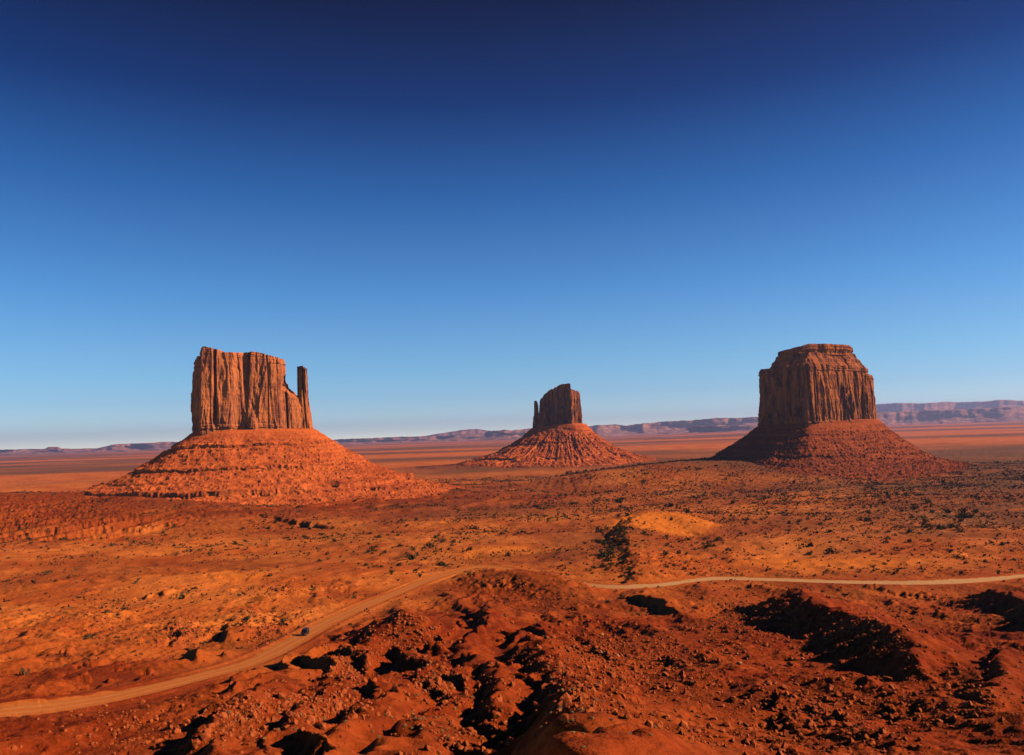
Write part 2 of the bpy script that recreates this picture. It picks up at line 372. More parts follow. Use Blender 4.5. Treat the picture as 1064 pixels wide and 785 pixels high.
for ri, (pts, sl, sr, rad) in enumerate(RIDGES):
    P = np.array([on_base(a, b, h) for a, b, h in pts])
    P = catmull(P, 4)
    if P[0, 1] < P[-1, 1]: P = P[::-1]
    lo, hi = P[:, 1].min() - 60, P[:, 1].max() + 60
    i0, i1 = np.searchsorted(Yr, max(lo, 25)), np.searchsorted(Yr, hi)
    mg = max(70, 1.4 * max(p_[2] for p_ in pts) / min(sl, sr)); i0, i1 = np.searchsorted(Yr, max(lo + 60 - mg, 25)), np.searchsorted(Yr, hi - 60 + mg)
    xs = GX[i0:i1]; sel = (xs > P[:, 0].min() - mg) & (xs < P[:, 0].max() + mg)
    k_ = 1.0 if P[:, 1].mean() < 400 else 2.0
    x = GX[i0:i1][sel] + k_ * warpx[i0:i1][sel]; y = GY[i0:i1][sel] + k_ * warpy[i0:i1][sel]
    d, s, zc, t = polyline_dist(x, y, P)
    spur = np.clip(1 + 0.75 * noise(t / 8, ri * 3.7, 0, 41) + 0.45 * noise(t / 3, ri * 3.7, 0, 42), 0.72, 1.6)
    zc = zc + np.minimum(1.6, 0.22 * np.max([p_[2] for p_ in pts])) * noise(t / 6, ri * 5.1, 0, 44)
    rise = (zc - Z[i0:i1][sel])
    zr = zc - np.where(s > 0, sr, sl * spur) * (np.sqrt(d * d + rad * rad) - rad) + 0.7 * noise(GX[i0:i1][sel] / 7, GY[i0:i1][sel] / 7, 0, 45) + 0.4 * noise(GX[i0:i1][sel] / 3, GY[i0:i1][sel] / 4, 0, 43)
    kk = 0.5
    z0 = Z[i0:i1][sel]; h = np.clip(0.5 + 0.5 * (zr - z0) / kk, 0, 1)
    Z[i0:i1][sel] if False else None
    blk = Z[i0:i1]; blk[sel] = z0 * (1 - h) + zr * h + kk * h * (1 - h); Z[i0:i1] = blk

# --- ledges in the near badlands: small cliffs across the slopes
ii = np.searchsorted(Yr, 640)
sub = Z[:ii]; gx, gy = GX[:ii], GY[:ii]
lm = sstep(0.05, 0.30, noise(gx / 45, gy / 45, 0, 51)) * 0.8
q = (sub + 1.2 * noise(gx / 20, gy / 20, 0, 52)) / 2.4; fq = np.floor(q)
ter = 2.4 * (fq + sstep(0.36, 0.64, q - fq)) - 1.2 * noise(gx / 20, gy / 20, 0, 52)
Z[:ii] = sub * (1 - lm) + ter * lm

# --- stepped benches left of and below the left butte
j0, j1 = np.searchsorted(Yr, 850), np.searchsorted(Yr, 1650)
sub = Z[j0:j1]; gx, gy = GX[j0:j1], GY[j0:j1]
lm = (1 - sstep(-230, -90, gx + 60 * noise(gx / 90, gy / 90, 0, 54))) * sstep(930, 1010, gy) * (1 - sstep(1500, 1640, gy)) * 0.5
wv = 1.2 * noise(gx / 110, gy / 60, 0, 55) + 0.25 * noise(gx / 14, gy / 14, 0, 56)
q = (sub + wv) / 3.4; fq = np.floor(q); ter = 3.4 * (fq + sstep(0.34, 0.66, q - fq)) - wv
Z[j0:j1] = sub * (1 - lm) + ter * lm

# --- bed the road in
i0, i1 = np.searchsorted(Yr, 120), np.searchsorted(Yr, 900)
d, s, zc, t = polyline_dist(GX[i0:i1].ravel(), GY[i0:i1].ravel(), RC[::3])
d = d.reshape(GX[i0:i1].shape); zc = zc.reshape(d.shape)
ROADW = 6.0
wr = 1 - sstep(ROADW + 1.5, ROADW + 14, d)
Z[i0:i1] = Z[i0:i1] * (1 - wr) + (zc + 0.5 * sstep(ROADW - 0.5, ROADW + 1.5, d) * (1 - sstep(ROADW + 1.5, ROADW + 5, d))) * wr
RD = np.full(GX.shape, 1e3); RD[i0:i1] = d

# --- masks: r = red badland soil, g = open dune sand, b = scrub cover
warp2 = noise(GX / 70, GY / 70, 0, 61)
L_ = 330 - 150 * sstep(-0.10, -0.34, -0 + GX / GY * 1.0) if False else 330 - 150 * (1 - sstep(-0.34, -0.10, GX / GY))
red = 1 - np.clip((GY + 110 * warp2 - L_) / 240, 0, 1)
red = np.maximum(red, 0.85 * (1 - sstep(0.6, 1.15, np.hypot((GX + 540) / 820, (GY - 1400) / 520) + 0.15 * warp2)))
red = np.maximum(red, 0.55 * sstep(-0.05, 0.32, noise(GX / 260, GY / 190, 0, 66) + 0.15 * warp2) * (1 - sstep(1600, 2400, GY)))
red = np.maximum(red, 0.8 * (1 - sstep(0.6, 1.1, np.hypot((GX - 745) / 620, (GY - 1900) / 420))))
red = np.maximum(red, 0.7 * (1 - sstep(0.6, 1.1, np.hypot((GX - 150) / 700, (GY - 2950) / 480))))
HBS = [on_base(510, 600, 7), on_base(535, 604, 8), on_base(570, 606, 8), on_base(540, 622, 4), on_base(600, 622, 5)]
for e in HBS: red = np.maximum(red, 0.85 * (1 - sstep(30, 75, np.hypot(GX - e[0], GY - e[1]) + 20 * warp2)))
dn = on_base(690, 541, 9)
dune = (1 - sstep(0.75, 1.05, np.hypot((GX - dn[0]) / 62, (GY - dn[1]) / 105) + 0.25 * warp2)) * 0.9
for (a, b, rx, ry, s_) in ((870, 583, 75, 45, 0.7), (520, 573, 60, 50, 0.55), (255, 602, 40, 25, 0.6)):
    e = on_base(a, b); dune = np.maximum(dune, s_ * (1 - sstep(0.4, 1.1, np.hypot((GX - e[0]) / rx, (GY - e[1]) / ry) + 0.4 * warp2)))
big = noise(GX / 420, GY / 420, 0, 62)
scrub = sstep(520, 900, GY + 150 * warp2) * (0.28 + 0.8 * big + 1.0 * (GX / GY) + 0.45 * sstep(1500, 2600, GY))
scrub = np.clip(scrub, 0, 1) * (1 - dune)
band = noise(GX / 5200, GY / 1500, 0, 63)
scrub = np.where(GY > 2400, np.clip(0.62 + 3.6 * band, 0, 1) * sstep(2400, 3200, GY) + scrub * (1 - sstep(2400, 3200, GY)), scrub)
cols = np.stack([red, dune, scrub], -1).reshape(-1, 3)
me = raw_mesh('ground', np.stack([GX, GY, Z], -1).reshape(-1, 3), grid_faces(len(Yr), NU), M_GROUND, True, cols)
ground = link('ground', me); ground['kind'] = 'structure'

def gz(x, y):
    """height of the ground sheet at world x, y"""
    x = np.asarray(x, float); y = np.asarray(y, float)
    fi = np.interp(y, Yr, np.arange(len(Yr))); fj = np.clip((x / y - U[0]) / (U[1] - U[0]), 0, NU - 1.001)
    i = np.clip(fi.astype(int), 0, len(Yr) - 2); j = fj.astype(int); a = fi - i; b = fj - j
    return (Z[i, j] * (1 - b) + Z[i, j + 1] * b) * (1 - a) + (Z[i + 1, j] * (1 - b) + Z[i + 1, j + 1] * b) * a

SLOPE = np.maximum.accumulate(Z / GY, 0)
def hit(px, py):
    """ground point that a pixel looks at"""
    d = ray(px, py); fj = np.clip((d[..., 0] - U[0]) / (U[1] - U[0]), 0, NU - 1); j = int(round(float(fj)))
    i = int(np.searchsorted(SLOPE[:, j], d[2])); i = min(max(i, 1), len(Yr) - 1)
    Y = Yr[i]; return np.array([d[0] * Y, Y, float(gz(d[0] * Y, Y))])

def on_road(h, m=1.0):
    j = int(np.clip((h[0] / h[1] - U[0]) / (U[1] - U[0]), 0, NU - 1)); i = int(np.interp(h[1], Yr, np.arange(len(Yr))))
    return RD[i, j] < ROADW + m

# --- the dirt road: a sheet draped over the ground
RL = catmull(RC[::2], 12)
tg = np.gradient(RL[:, :2], axis=0); tg /= np.linalg.norm(tg, axis=1)[:, None]; nr = np.stack([-tg[:, 1], tg[:, 0]], -1)
across = np.linspace(-1, 1, 15); sl_ = np.cumsum(np.r_[0, np.linalg.norm(np.diff(RL[:, :2], axis=0), axis=1)])
wl = ROADW * (0.95 + 0.36 * noise(sl_ / 34, 0.5, 0, 71) + 0.22 * noise(sl_ / 7, 0.5, 0, 72)); wr_ = ROADW * (0.95 + 0.36 * noise(sl_ / 34, 7.5, 0, 73) + 0.22 * noise(sl_ / 7, 3.5, 0, 74))
off = np.where(across[None] < 0, across[None] * wl[:, None], across[None] * wr_[:, None])
RXY = RL[:, None, :2] + nr[:, None, :] * off[:, :, None]
RZ = gz(RXY[..., 0], RXY[..., 1]) + 0.07 - 0.05 * (np.abs(across)[None] > 0.97)
rut = np.exp(-((np.abs(across) - 0.32) / 0.13) ** 2)
rc = np.stack([np.repeat(np.abs(across)[None], len(RL), 0), np.repeat(rut[None], len(RL), 0), 0 * RZ], -1).reshape(-1, 3)
road = link('dirt_road', raw_mesh('dirt_road', np.concatenate([RXY, RZ[..., None]], -1).reshape(-1, 3), grid_faces(len(RL), 15, flip=True), M_ROAD, True, rc)); road['kind'] = 'structure'

# ------------------------------------------------------------------ buttes
def resample(P, n, smooth=0):
    P = np.asarray(P, float); Q = np.vstack([P, P[:1]]); s = np.r_[0, np.cumsum(np.linalg.norm(np.diff(Q, axis=0), axis=1))]
    t = np.linspace(0, s[-1], n, endpoint=False); R = np.stack([np.interp(t, s, Q[:, 0]), np.interp(t, s, Q[:, 1])], -1)
    if smooth:
        kk = np.hanning(smooth * 2 + 3)[1:-1]; kk /= kk.sum()
        R = np.stack([np.convolve(np.r_[R[-smooth:, c], R[:, c], R[:smooth, c]], kk, mode='valid') for c in (0, 1)], -1)
    return R, s[-1]

def normals2(R):
    t = np.roll(R, -1, 0) - np.roll(R, 1, 0); t /= np.linalg.norm(t, axis=1)[:, None] + 1e-9
    return np.stack([t[:, 1], -t[:, 0]], -1)          # outward for counter-clockwise plans

def cliff(name, parent, plan, z0, top_fn, inset, n, m, seed, amp=1.0, smooth=6, mat=None, origin=(0, 0, 0), bedded=0.12, topdome=3.0):
    """a rock tower: plan outline raised in m levels, broken by joints, alcoves and bedding; closed by a rough top"""
    R, L = resample(plan, n, smooth); N = normals2(R)
    zt = top_fn(R[:, 0], R[:, 1]); T = np.linspace(0, 1, m)[:, None]
    zz = z0 + (zt[None] - z0) * T
    X, Y = np.repeat(R[:, 0][None], m, 0), np.repeat(R[:, 1][None], m, 0)
    ins = np.interp(T[:, 0], [p[0] for p in inset], [p[1] for p in inset])[:, None]
    wz = zz + 12 * noise(X / 40, Y / 40, zz / 40, seed + 9)
    def step(v, sharp=0.12):
        f = np.floor(v); return f + sstep(0.5 - sharp, 0.5 + sharp, v - f)
    d = 2.6 * noise(X / 60, Y / 60, wz / 400, seed) + 2.5 * step(3.0 * noise(X / 46, Y / 40, wz / 240, seed + 1)) + 0.9 * step(2.6 * noise(X / 19, Y / 19, wz / 60, seed + 2)) + 0.6 * step(2.6 * noise(X / 7.5, Y / 7.5, wz / 26, seed + 11)) + 0.7 * noise(X / 3.5, Y / 3.5, wz / 8, seed + 3)
    c = np.abs(noise(X / 34, Y / 34, zz / 1200, seed + 4)); d -= 9.0 * np.exp(-(c / 0.030) ** 2) * sstep(0.05, 0.3, T)
    c = np.abs(noise(X / 15, Y / 15, zz / 260, seed + 5)); d -= 1.3 * np.exp(-(c / 0.04) ** 2)
    alc = noise(X / 24, Y / 24, zz / 120, seed + 6); d -= 2.6 * sstep(0.16, 0.30, alc)
    d += 3.0 * sstep(0.22, 0.32, noise(X / 20, Y / 20, zz / 150, seed + 7)) * (1 - sstep(0.35, 0.75, T))
    bed = noise(0 * X + 0.3, 0 * Y + 0.7, zz / 4.5, seed + 8) * 1.6 + noise(X / 25, Y / 25, zz / 3.0, seed + 10) * 1.0
    d += bed * (0.25 + 1.6 * (1 - sstep(bedded, bedded * 1.6, T)) + 1.2 * sstep(0.86, 0.95, T))
    d = d * amp - ins
    P = np.stack([X + N[None, :, 0] * d, Y + N[None, :, 1] * d, zz], -1)
    # top: rings towards the centroid
    cen = P[-1, :, :2].mean(0); rings = []
    for q in np.linspace(0, 1, 16)[1:-1]:
        xy = P[-1, :, :2] * (1 - q) + cen * q
        zc = P[-1, :, 2] * (1 - q) + zt.mean() * q
        rings.append(np.c_[xy, zc + topdome * math.sin(q * math.pi / 2) * 0.5 + 1.6 * noise(xy[:, 0] / 9, xy[:, 1] / 9, 0, seed + 12) * min(1, q * 6)])
    P = np.concatenate([P, np.array(rings)], 0); rows = len(P)
    V = np.vstack([P.reshape(-1, 3), np.r_[cen, zt.mean() + topdome * 0.5][None]]) - np.asarray(origin)
    F = grid_faces(rows, n, True)
    last = (rows - 1) * n; j = np.arange(n)
    me = raw_mesh(name, V, F, mat or M_CLIFF, False)
    # fan closes with degenerate-free triangles in a second pass
    b = bpy.data.meshes.new(name)
    faces = np.stack([last + j, last + (j + 1) % n, np.full(n, len(V) - 1)], -1)
    nq = len(F)
    b.vertices.add(len(V)); b.vertices.foreach_set('co', V.astype(np.float32).ravel())
    b.loops.add(F.size + faces.size); b.loops.foreach_set('vertex_index', np.r_[F.ravel(), faces.ravel()].astype(np.int32))
    b.polygons.add(nq + n); b.polygons.foreach_set('loop_start', np.r_[np.arange(nq) * 4, nq * 4 + np.arange(n) * 3].astype(np.int32))
    b.materials.append(mat or M_CLIFF); b.update(calc_edges=True); bpy.data.meshes.remove(me)
    b.polygons.foreach_set('use_smooth', np.zeros(nq + n, bool))
    return link(name, b, parent)

def talus(parent, plan, zc_fn, prof, stretch, n, seed, origin, gully=2.5, rough=1.0, mat=None, ledge_fn=lambda D: 0 * D[:, 0], radial=0.0, terr=0.25, step=7.5):
    """the debris apron: rings pushed out from the cliff foot along a ledged profile (offset, drop)"""
    R, L = resample(plan, n, 40); cen = R.mean(0)
    rad = R - cen; rad /= np.linalg.norm(rad, axis=1)[:, None]
    D = 0.35 * normals2(R) + 0.65 * rad; 
    kk = np.hanning(121); kk /= kk.sum()
    D = np.stack([np.convolve(np.r_[D[-60:, c], D[:, c], D[:60, c]], kk, mode='valid') for c in (0, 1)], -1); D /= np.linalg.norm(D, axis=1)[:, None]
    po = np.array([p[0] for p in prof], float); pd = np.array([p[1] for p in prof], float)
    sl = np.r_[0, np.cumsum(np.hypot(np.diff(po), np.diff(pd)))]
    m = int(sl[-1] / 1.25); t = np.linspace(0, sl[-1], m); o = np.interp(t, sl, po); dr = np.interp(t, sl, pd)
    st = stretch(D)[None]; zc = zc_fn(R[:, 0], R[:, 1])[None]
    X = R[None, :, 0] + D[None, :, 0] * o[:, None] * st; Y = R[None, :, 1] + D[None, :, 1] * o[:, None] * st
    zfoot = zc.mean() - dr
    w = (o / o.max())[:, None]
    Zt = (zc - zc.mean()) * (1 - np.clip(w * 2.5, 0, 1)) + zfoot[:, None]
    # ledges come and go round the slope; low gullies and rubble
    q = np.linspace(0, 1, len(po) * 2); soft_o = np.array([p[0] for p in prof[::3]] + [prof[-1][0]], float); soft_d = np.array([p[1] for p in prof[::3]] + [prof[-1][1]], float)
    soft = zc.mean() - np.interp(o, *zip(*sorted(dict(zip(soft_o, soft_d)).items())))
    led = sstep(-0.30, -0.08, noise(X / 75, Y / 75, Zt / 18, seed + 9) + ledge_fn(D)[None])
    Zt = Zt * led + (soft[:, None] + (Zt - zfoot[:, None])) * (1 - led)
    g = noise(X / 34 + 0.02 * Zt, Y / 34, 0, seed) + 0.6 * ridged(X / 19, Y / 19, Zt / 60, seed + 1) - 0.3
    ang = np.arctan2(D[:, 1], D[:, 0])[None] + 0 * X
    if radial:
        gx, gy = np.cos(ang) * 10, np.sin(ang) * 10
        g = g * 0.5 + radial * (ridged(gx, gy, w * 1.5, seed + 20) * 0.6 + 0.45 * ridged(gx * 2.4, gy * 2.4, w * 2.5, seed + 21)) * sstep(0.05, 0.3, w) * (1 - 0.6 * w)
    kx = np.clip(w * 8, 0, 1)
    wob = 5 * noise(X / 55, Y / 55, 0, seed + 2) + 1.3 * ridged(X / 19, Y / 19, Zt / 60, seed + 3) + 1.1 * noise(X / 7, Y / 7, Zt / 14, seed + 4)
    steep = sstep(1.6, 4.0, np.gradient(dr) / (np.abs(np.gradient(o)) + 1e-3))[:, None]
    wob = wob + steep * (2.4 * (ridged(X / 12, Y / 12, 0, seed + 12) - 0.2) + 2.6 * noise(X / 33, Y / 33, 0, seed + 13) + 1.2 * noise(X / 5, Y / 5, Zt / 6, seed + 14)) * sstep(-0.25, 0.2, noise(X / 48, Y / 48, Zt / 25, seed + 15))
    X2 = X + D[None, :, 0] * wob * kx; Y2 = Y + D[None, :, 1] * wob * kx
    rub = 0.7 * noise(X / 7, Y / 7, Zt / 7, seed + 5) + 2.2 * np.maximum(0, noise(X / 4.2, Y / 4.2, Zt / 4.2, seed + 6) - 0.22) * 3 + 0.7 * noise(X / 2.4, Y / 2.4, Zt / 2.4, seed + 7)
    Z2 = Zt + (rub * rough + g * gully) * np.clip(w * 8, 0, 1) + 3.0 * noise(X / 60, Y / 60, 0, seed + 8) * kx
    wv = 4.0 * noise(X / 90, Y / 90, Zt / 40, seed + 16) + 1.6 * noise(X / 22, Y / 22, Zt / 12, seed + 17) + 0.8 * noise(X / 7, Y / 7, 0, seed + 19)
    q = (Z2 + wv) / step; fq = np.floor(q); tz = step * (fq + sstep(0.30, 0.70, q - fq)) - wv
    tm_ = terr * sstep(-0.22, 0.12, noise(X / 60, Y / 60, Zt / 14, seed + 18)) * np.clip(w * 6, 0, 1) * (1 - sstep(0.9, 1.0, w))
    Z2 = Z2 * (1 - tm_) + tz * tm_
    V = np.stack([X2, Y2, Z2], -1).reshape(-1, 3) - np.asarray(origin)
    return link('talus_slope', raw_mesh('talus_slope', V, grid_faces(m, n, True, flip=True), mat or M_TALUS, False), parent)

def skyline(pts, Y):
    """top height against world x, from skyline pixels taken at depth Y"""
    A = np.array([W(a, b, Y) for a, b in pts]); o = np.argsort(A[:, 0])
    return lambda x, y, xs=A[o, 0], zs=A[o, 2]: np.interp(x, xs, zs)

def plan(pts):
    """(pixel x, depth) corners to world x, y; kept counter-clockwise"""
    P = np.array([(float(W(a, 440, Y)[0]), Y) for a, Y in pts])
    ar = np.sum(P[:, 0] * np.roll(P[:, 1], -1) - np.roll(P[:, 0], -1) * P[:, 1])
    return P if ar > 0 else P[::-1]

def flat(z): return lambda x, y: np.zeros_like(x) + z

# --- left butte with the thin spire on its right shoulder
o = W(262, 447, 1500); org = (o[0], o[1] , o[2])
wb = tag(empty('sandstone_butte', org), 'broad sunlit red butte at left with a thin finger spire on its right shoulder', 'butte', 'desert buttes')
zb = o[2]
main_plan = plan([(203.5, 1462), (208, 1438), (213, 1440), (243, 1462), (247, 1472), (268, 1478), (292, 1502), (297, 1545), (280, 1590), (240, 1600), (208, 1560), (203, 1510)])
sk = skyline([(199, 381), (203.2, 380.5), (204.5, 373), (207.5, 370.5), (208.5, 365.5), (214, 362.5), (222, 362), (234, 365), (236, 367.5), (250, 366.5), (262, 365), (272, 366), (281, 369), (288, 371), (291, 377), (293, 392), (297, 400)], 1480)
cliff('cliff_tower', wb, main_plan, zb - 14, sk, [(0, -1), (0.12, -0.5), (0.16, 0.5), (0.5, 0.5), (0.86, 1.0), (0.90, 2), (0.97, 3), (1, 5)], 900, 210, 100, origin=org)
sh_plan = plan([(286, 1498), (300, 1512), (312, 1526), (318, 1548), (312, 1572), (290, 1570)])
sk2 = skyline([(280, 392), (293, 398), (295, 407), (297, 405), (300, 407), (303, 412), (306, 413), (310, 414), (316, 424), (320, 430)], 1520)
cliff('rock_shoulder', wb, sh_plan, zb - 14, sk2, [(0, -6), (0.12, -3), (0.3, 0), (0.8, 2), (1, 6)], 420, 110, 120, 0.7, origin=org)
th_plan = plan([(305.5, 1536), (309, 1523), (314, 1524), (322, 1532), (325.5, 1547), (319, 1560), (309, 1557)])
cliff('rock_spire', wb, th_plan, zb - 16, skyline([(306, 381), (309, 380.5), (316, 381.5), (326, 384)], 1538), [(0, -2), (0.12, 0), (0.30, 3.0), (0.5, 8), (0.58, 10.5), (0.8, 11.2), (0.9, 10.6), (0.93, 11.5), (1, 12)], 300, 170, 130, 0.62, 4, origin=org, bedded=0.1, topdome=1.0)
both = plan([(203, 1520), (204, 1475), (209, 1452), (240, 1459), (270, 1479), (297, 1500), (318, 1524), (326, 1545), (316, 1572), (290, 1590), (240, 1602), (208, 1562)])
def st_w(D): return 1.0 + 0.05 * D[:, 0] + 0.06 * np.maximum(0, -D[:, 1])
talus(wb, both, flat(zb + 1), [(-8, 0), (4, 1), (24, 16), (42, 27), (41, 33), (54, 38), (80, 55), (105, 68), (104.5, 73), (118, 78), (154, 93), (188, 101), (189, 111), (202, 114), (250, 124), (320, 140), (345, 155)], st_w, 1500, 200, org, rough=0.75, ledge_fn=lambda D: 0.60 - 0.85 * sstep(0.35, 0.85, D[:, 0]), terr=0.35)

# --- middle, farther butte with the thin spire at its left edge
o = W(580, 442, 3000); org = tuple(o); zb = o[2]
eb = tag(empty('sandstone_butte', org), 'smaller distant butte in the middle, shaded face, needle at its left edge', 'butte', 'desert buttes')
em = plan([(561.5, 3050), (562, 3010), (594.5, 2925), (599, 2950), (604, 3010), (600, 3080), (575, 3090)])
sk = skyline([(558, 415), (563, 413), (565, 409.5), (568, 407), (571, 404), (577, 403), (578, 401), (583, 399.5), (591, 399), (592.5, 401), (593.2, 405), (601, 406), (604, 409), (608, 414)], 2960)
cliff('cliff_tower', eb, em, zb - 24, sk, [(0, -5), (0.12, -2), (0.2, 0), (0.8, 1), (0.9, 2), (1, 5)], 620, 150, 300, 1.25, origin=org, mat=M_CLIFF_SHADE)
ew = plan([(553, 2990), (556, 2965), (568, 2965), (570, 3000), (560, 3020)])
cliff('rock_shoulder', eb, ew, zb - 30, skyline([(552, 434), (555, 432), (560, 430), (564, 428), (572, 425)], 2980), [(0, -8), (0.3, -2), (1, 5)], 260, 60, 320, 0.8, origin=org, mat=M_CLIFF_SHADE)
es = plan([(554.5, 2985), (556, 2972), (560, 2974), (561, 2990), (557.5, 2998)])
cliff('rock_spire', eb, es, zb - 24, skyline([(554, 417), (556, 416.5), (558, 417.5), (561, 422)], 2980), [(0, -3), (0.4, 0.5), (0.6, 3), (0.9, 4), (1, 5.5)], 180, 90, 330, 0.5, 3, origin=org, topdome=1.0, mat=M_CLIFF_SHADE)
eplan = plan([(553, 2995), (555, 2962), (580, 2940), (596, 2920), (606, 2945), (608, 3010), (602, 3075), (575, 3085), (556, 3030)])
def st_e(D): return 1.0 - 0.14 * np.maximum(0, D[:, 0])
talus(eb, eplan, lambda x, y: zb + 4 - 10 * sstep(0, -100, x - o[0]), [(-12, 0), (6, 3), (42, 38), (82, 68), (84, 74), (96, 79), (145, 103), (195, 119), (198, 126), (300, 142), (330, 155)], st_e, 900, 400, org, 6.0, 1.2, radial=1.3)

# --- right butte: broad and flat topped
o = W(850, 440, 1900); org = tuple(o); zb = o[2]
mb = tag(empty('sandstone_butte', org), 'broad flat-topped butte at right, left side in deep shade and right face sunlit', 'butte', 'desert buttes')
mp = plan([(790, 1950), (792, 1915), (837, 1788), (845, 1790), (868, 1826), (897, 1882), (909, 1906), (912, 1970), (895, 2050), (820, 2060), (792, 2000)])
zt = W(850, 384, 1860)[2]
sk = skyline([(785, 382.5), (792, 382.5), (802, 383), (808, 381), (836, 381), (870, 381), (898, 381), (904, 384), (912, 388)], 1880)
cliff('cliff_tower', mb, mp, zb - 18, sk, [(0, -4), (0.08, -2), (0.2, 0), (0.5, 1), (0.8, 2), (0.93, 3), (1, 6)], 820, 180, 500, 1.15, origin=org, mat=M_CLIFF_SHADE)
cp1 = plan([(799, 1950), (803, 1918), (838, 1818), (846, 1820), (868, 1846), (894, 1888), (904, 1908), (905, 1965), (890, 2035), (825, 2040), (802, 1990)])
cliff('ledge_layer', mb, cp1, W(850, 384, 1880)[2] - 6, flat(W(850, 367.5, 1900)[2]), [(0, -1), (0.18, 0), (0.25, 4), (0.48, 13), (0.50, 13), (0.62, 15), (0.66, 18), (0.92, 27), (1, 29)], 640, 90, 520, 0.6, origin=org, bedded=1.0, mat=M_CLIFF_SHADE)
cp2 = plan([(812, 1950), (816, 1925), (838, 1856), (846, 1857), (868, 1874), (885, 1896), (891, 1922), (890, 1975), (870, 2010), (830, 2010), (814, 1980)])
cliff('cap_rock', mb, cp2, W(850, 369, 1900)[2] - 3, skyline([(810, 364.5), (816, 363.5), (824, 362), (834, 359.5), (850, 359), (884, 358.5), (890, 360)], 1905), [(0, 5), (0.3, 4), (0.45, 2), (0.55, 0), (0.75, 1.0), (0.8, 0), (1, 1.5)], 520, 50, 530, 0.4, origin=org, bedded=1.0, mat=M_CLIFF_SHADE)
def st_m(D): return 1.0 + 0.05 * np.maximum(0, -D[:, 0]) - 0.16 * np.maximum(0, D[:, 0])
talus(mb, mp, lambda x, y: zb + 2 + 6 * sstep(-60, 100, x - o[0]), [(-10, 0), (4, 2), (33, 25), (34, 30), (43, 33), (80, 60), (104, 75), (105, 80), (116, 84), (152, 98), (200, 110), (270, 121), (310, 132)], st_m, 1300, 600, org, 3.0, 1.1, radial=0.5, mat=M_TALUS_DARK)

# ------------------------------------------------------------------ far mesas and hills
def far_mesa(name, px, Y, seed, label, depth=2500.0, cliffh=0.45, foot=900.0, rough=1.0, n=None):
    """a tableland: skyline pixels give heights at depth Y; foot slope, cliff, plateau and a back slope"""
    A = np.array([W(a, b, Y) for a, b in px]); x0, x1 = A[0, 0], A[-1, 0]
    n = n or int(max(80, (x1 - x0) / Y * 804 * 2.2)); x = np.linspace(x0, x1, n)
    zt = np.interp(x, A[:, 0], A[:, 2]); z0 = -122.0
    zt = zt + rough * 14 * noise(x / 300, 0.3, 0, seed) + rough * 8 * noise(x / 110, 0.3, 0, seed + 1)
    zt[:2] = z0; zt[-2:] = z0
    H = np.maximum(zt - z0, 0); wob = 900 * noise(x / 2600, 0.5, 0, seed + 2) + 500 * noise(x / 1100, 0.5, 0, seed + 3) + 70 * noise(x / 300, 0.5, 0, seed + 4) + 25 * noise(x / 110, 0.5, 0, seed + 6)
    ts = [(-foot, 0), (-foot * 0.55, 0.16), (-foot * 0.2, 0.36), (-40, 1 - cliffh), (0, 0.72), (30, 0.97), (120, 1.0), (depth * 0.5, 1.0), (depth, 0.9), (depth + 300, 0.0)]
    tt = np.linspace(0, len(ts) - 1, 46); oo = np.interp(tt, range(len(ts)), [a for a, b in ts]); hh = np.interp(tt, range(len(ts)), [b for a, b in ts])
    X = x[None] + 0 * oo[:, None]; YY = Y + oo[:, None] + wob[None] * np.clip(1 - oo[:, None] / depth, 0, 1)
    YY = YY + (320 * noise(X / 700, hh[:, None] * 1.3, 0, seed + 8) + 160 * noise(X / 260, hh[:, None] * 2.2, 0, seed + 9)) * ((hh > 0.05) * (oo < 200))[:, None]
    ZZ_ = z0 + hh[:, None] * H[None]
    ZZ = ZZ_ + np.minimum(H, 90)[None] * 0.10 * noise(X / 160, YY / 160, 0, seed + 5) * (hh > 0.02)[:, None] * (hh < 0.95)[:, None] + np.minimum(H, 160)[None] * 0.16 * noise(X / 420, YY / 300, ZZ_ / 120, seed + 7) * ((hh > 0.05) * (hh < 0.9))[:, None]
    X = X * (YY / Y)
    V = np.stack([X, YY, ZZ], -1).reshape(-1, 3); org = V.mean(0); org[2] = z0
    ob = link(name, raw_mesh(name, V - org, grid_faces(len(tt), n), M_FAR, False)); ob.location = org
    if label: tag(ob, label, 'mesa', 'mesas along the horizon')
    else: ob['kind'] = 'structure'
    return ob
far_mesa('distant_mesa', [(-120, 467), (0, 467.5), (30, 467), (46, 466.5), (50, 464.5), (60, 464.5), (64, 466.5), (100, 466), (112, 463.5), (120, 461.5), (150, 460.5), (178, 459), (215, 459), (240, 461)], 23000, 700, 'long pale lavender mesa on the far left horizon, left of the broad butte')
far_mesa('distant_mesa', [(318, 459), (345, 457), (380, 455.5), (420, 454), (470, 452.5), (505, 450.5), (540, 449.5), (575, 449)], 24000, 720, 'very low pale mesa on the horizon between the left and middle buttes', 2500, 0.3)
far_mesa('distant_mesa', [(503, 450), (508, 448.5), (516, 447.5), (524, 446.5), (530, 447.5), (538, 446), (556, 445), (572, 444)], 21000, 740, 'small jagged mesa just left of the needle of the middle butte', 1800, 0.5, rough=1.6)
far_mesa('distant_mesa', [(596, 444), (612, 443), (640, 441), (652, 442.5), (668, 440), (690, 438), (720, 436.5), (745, 434.5), (770, 434), (800, 433)], 24000, 760, 'pink mesa rim on the horizon between the middle and right buttes', 2500, 0.5, rough=1.3)
far_mesa('distant_mesa', [(715, 445), (722, 443), (740, 442.5), (748, 443.5), (765, 442), (790, 441.5), (812, 441)], 20000, 780, 'low dark ledge below the pink rim, left of the right butte', 600, 0.6, 250)
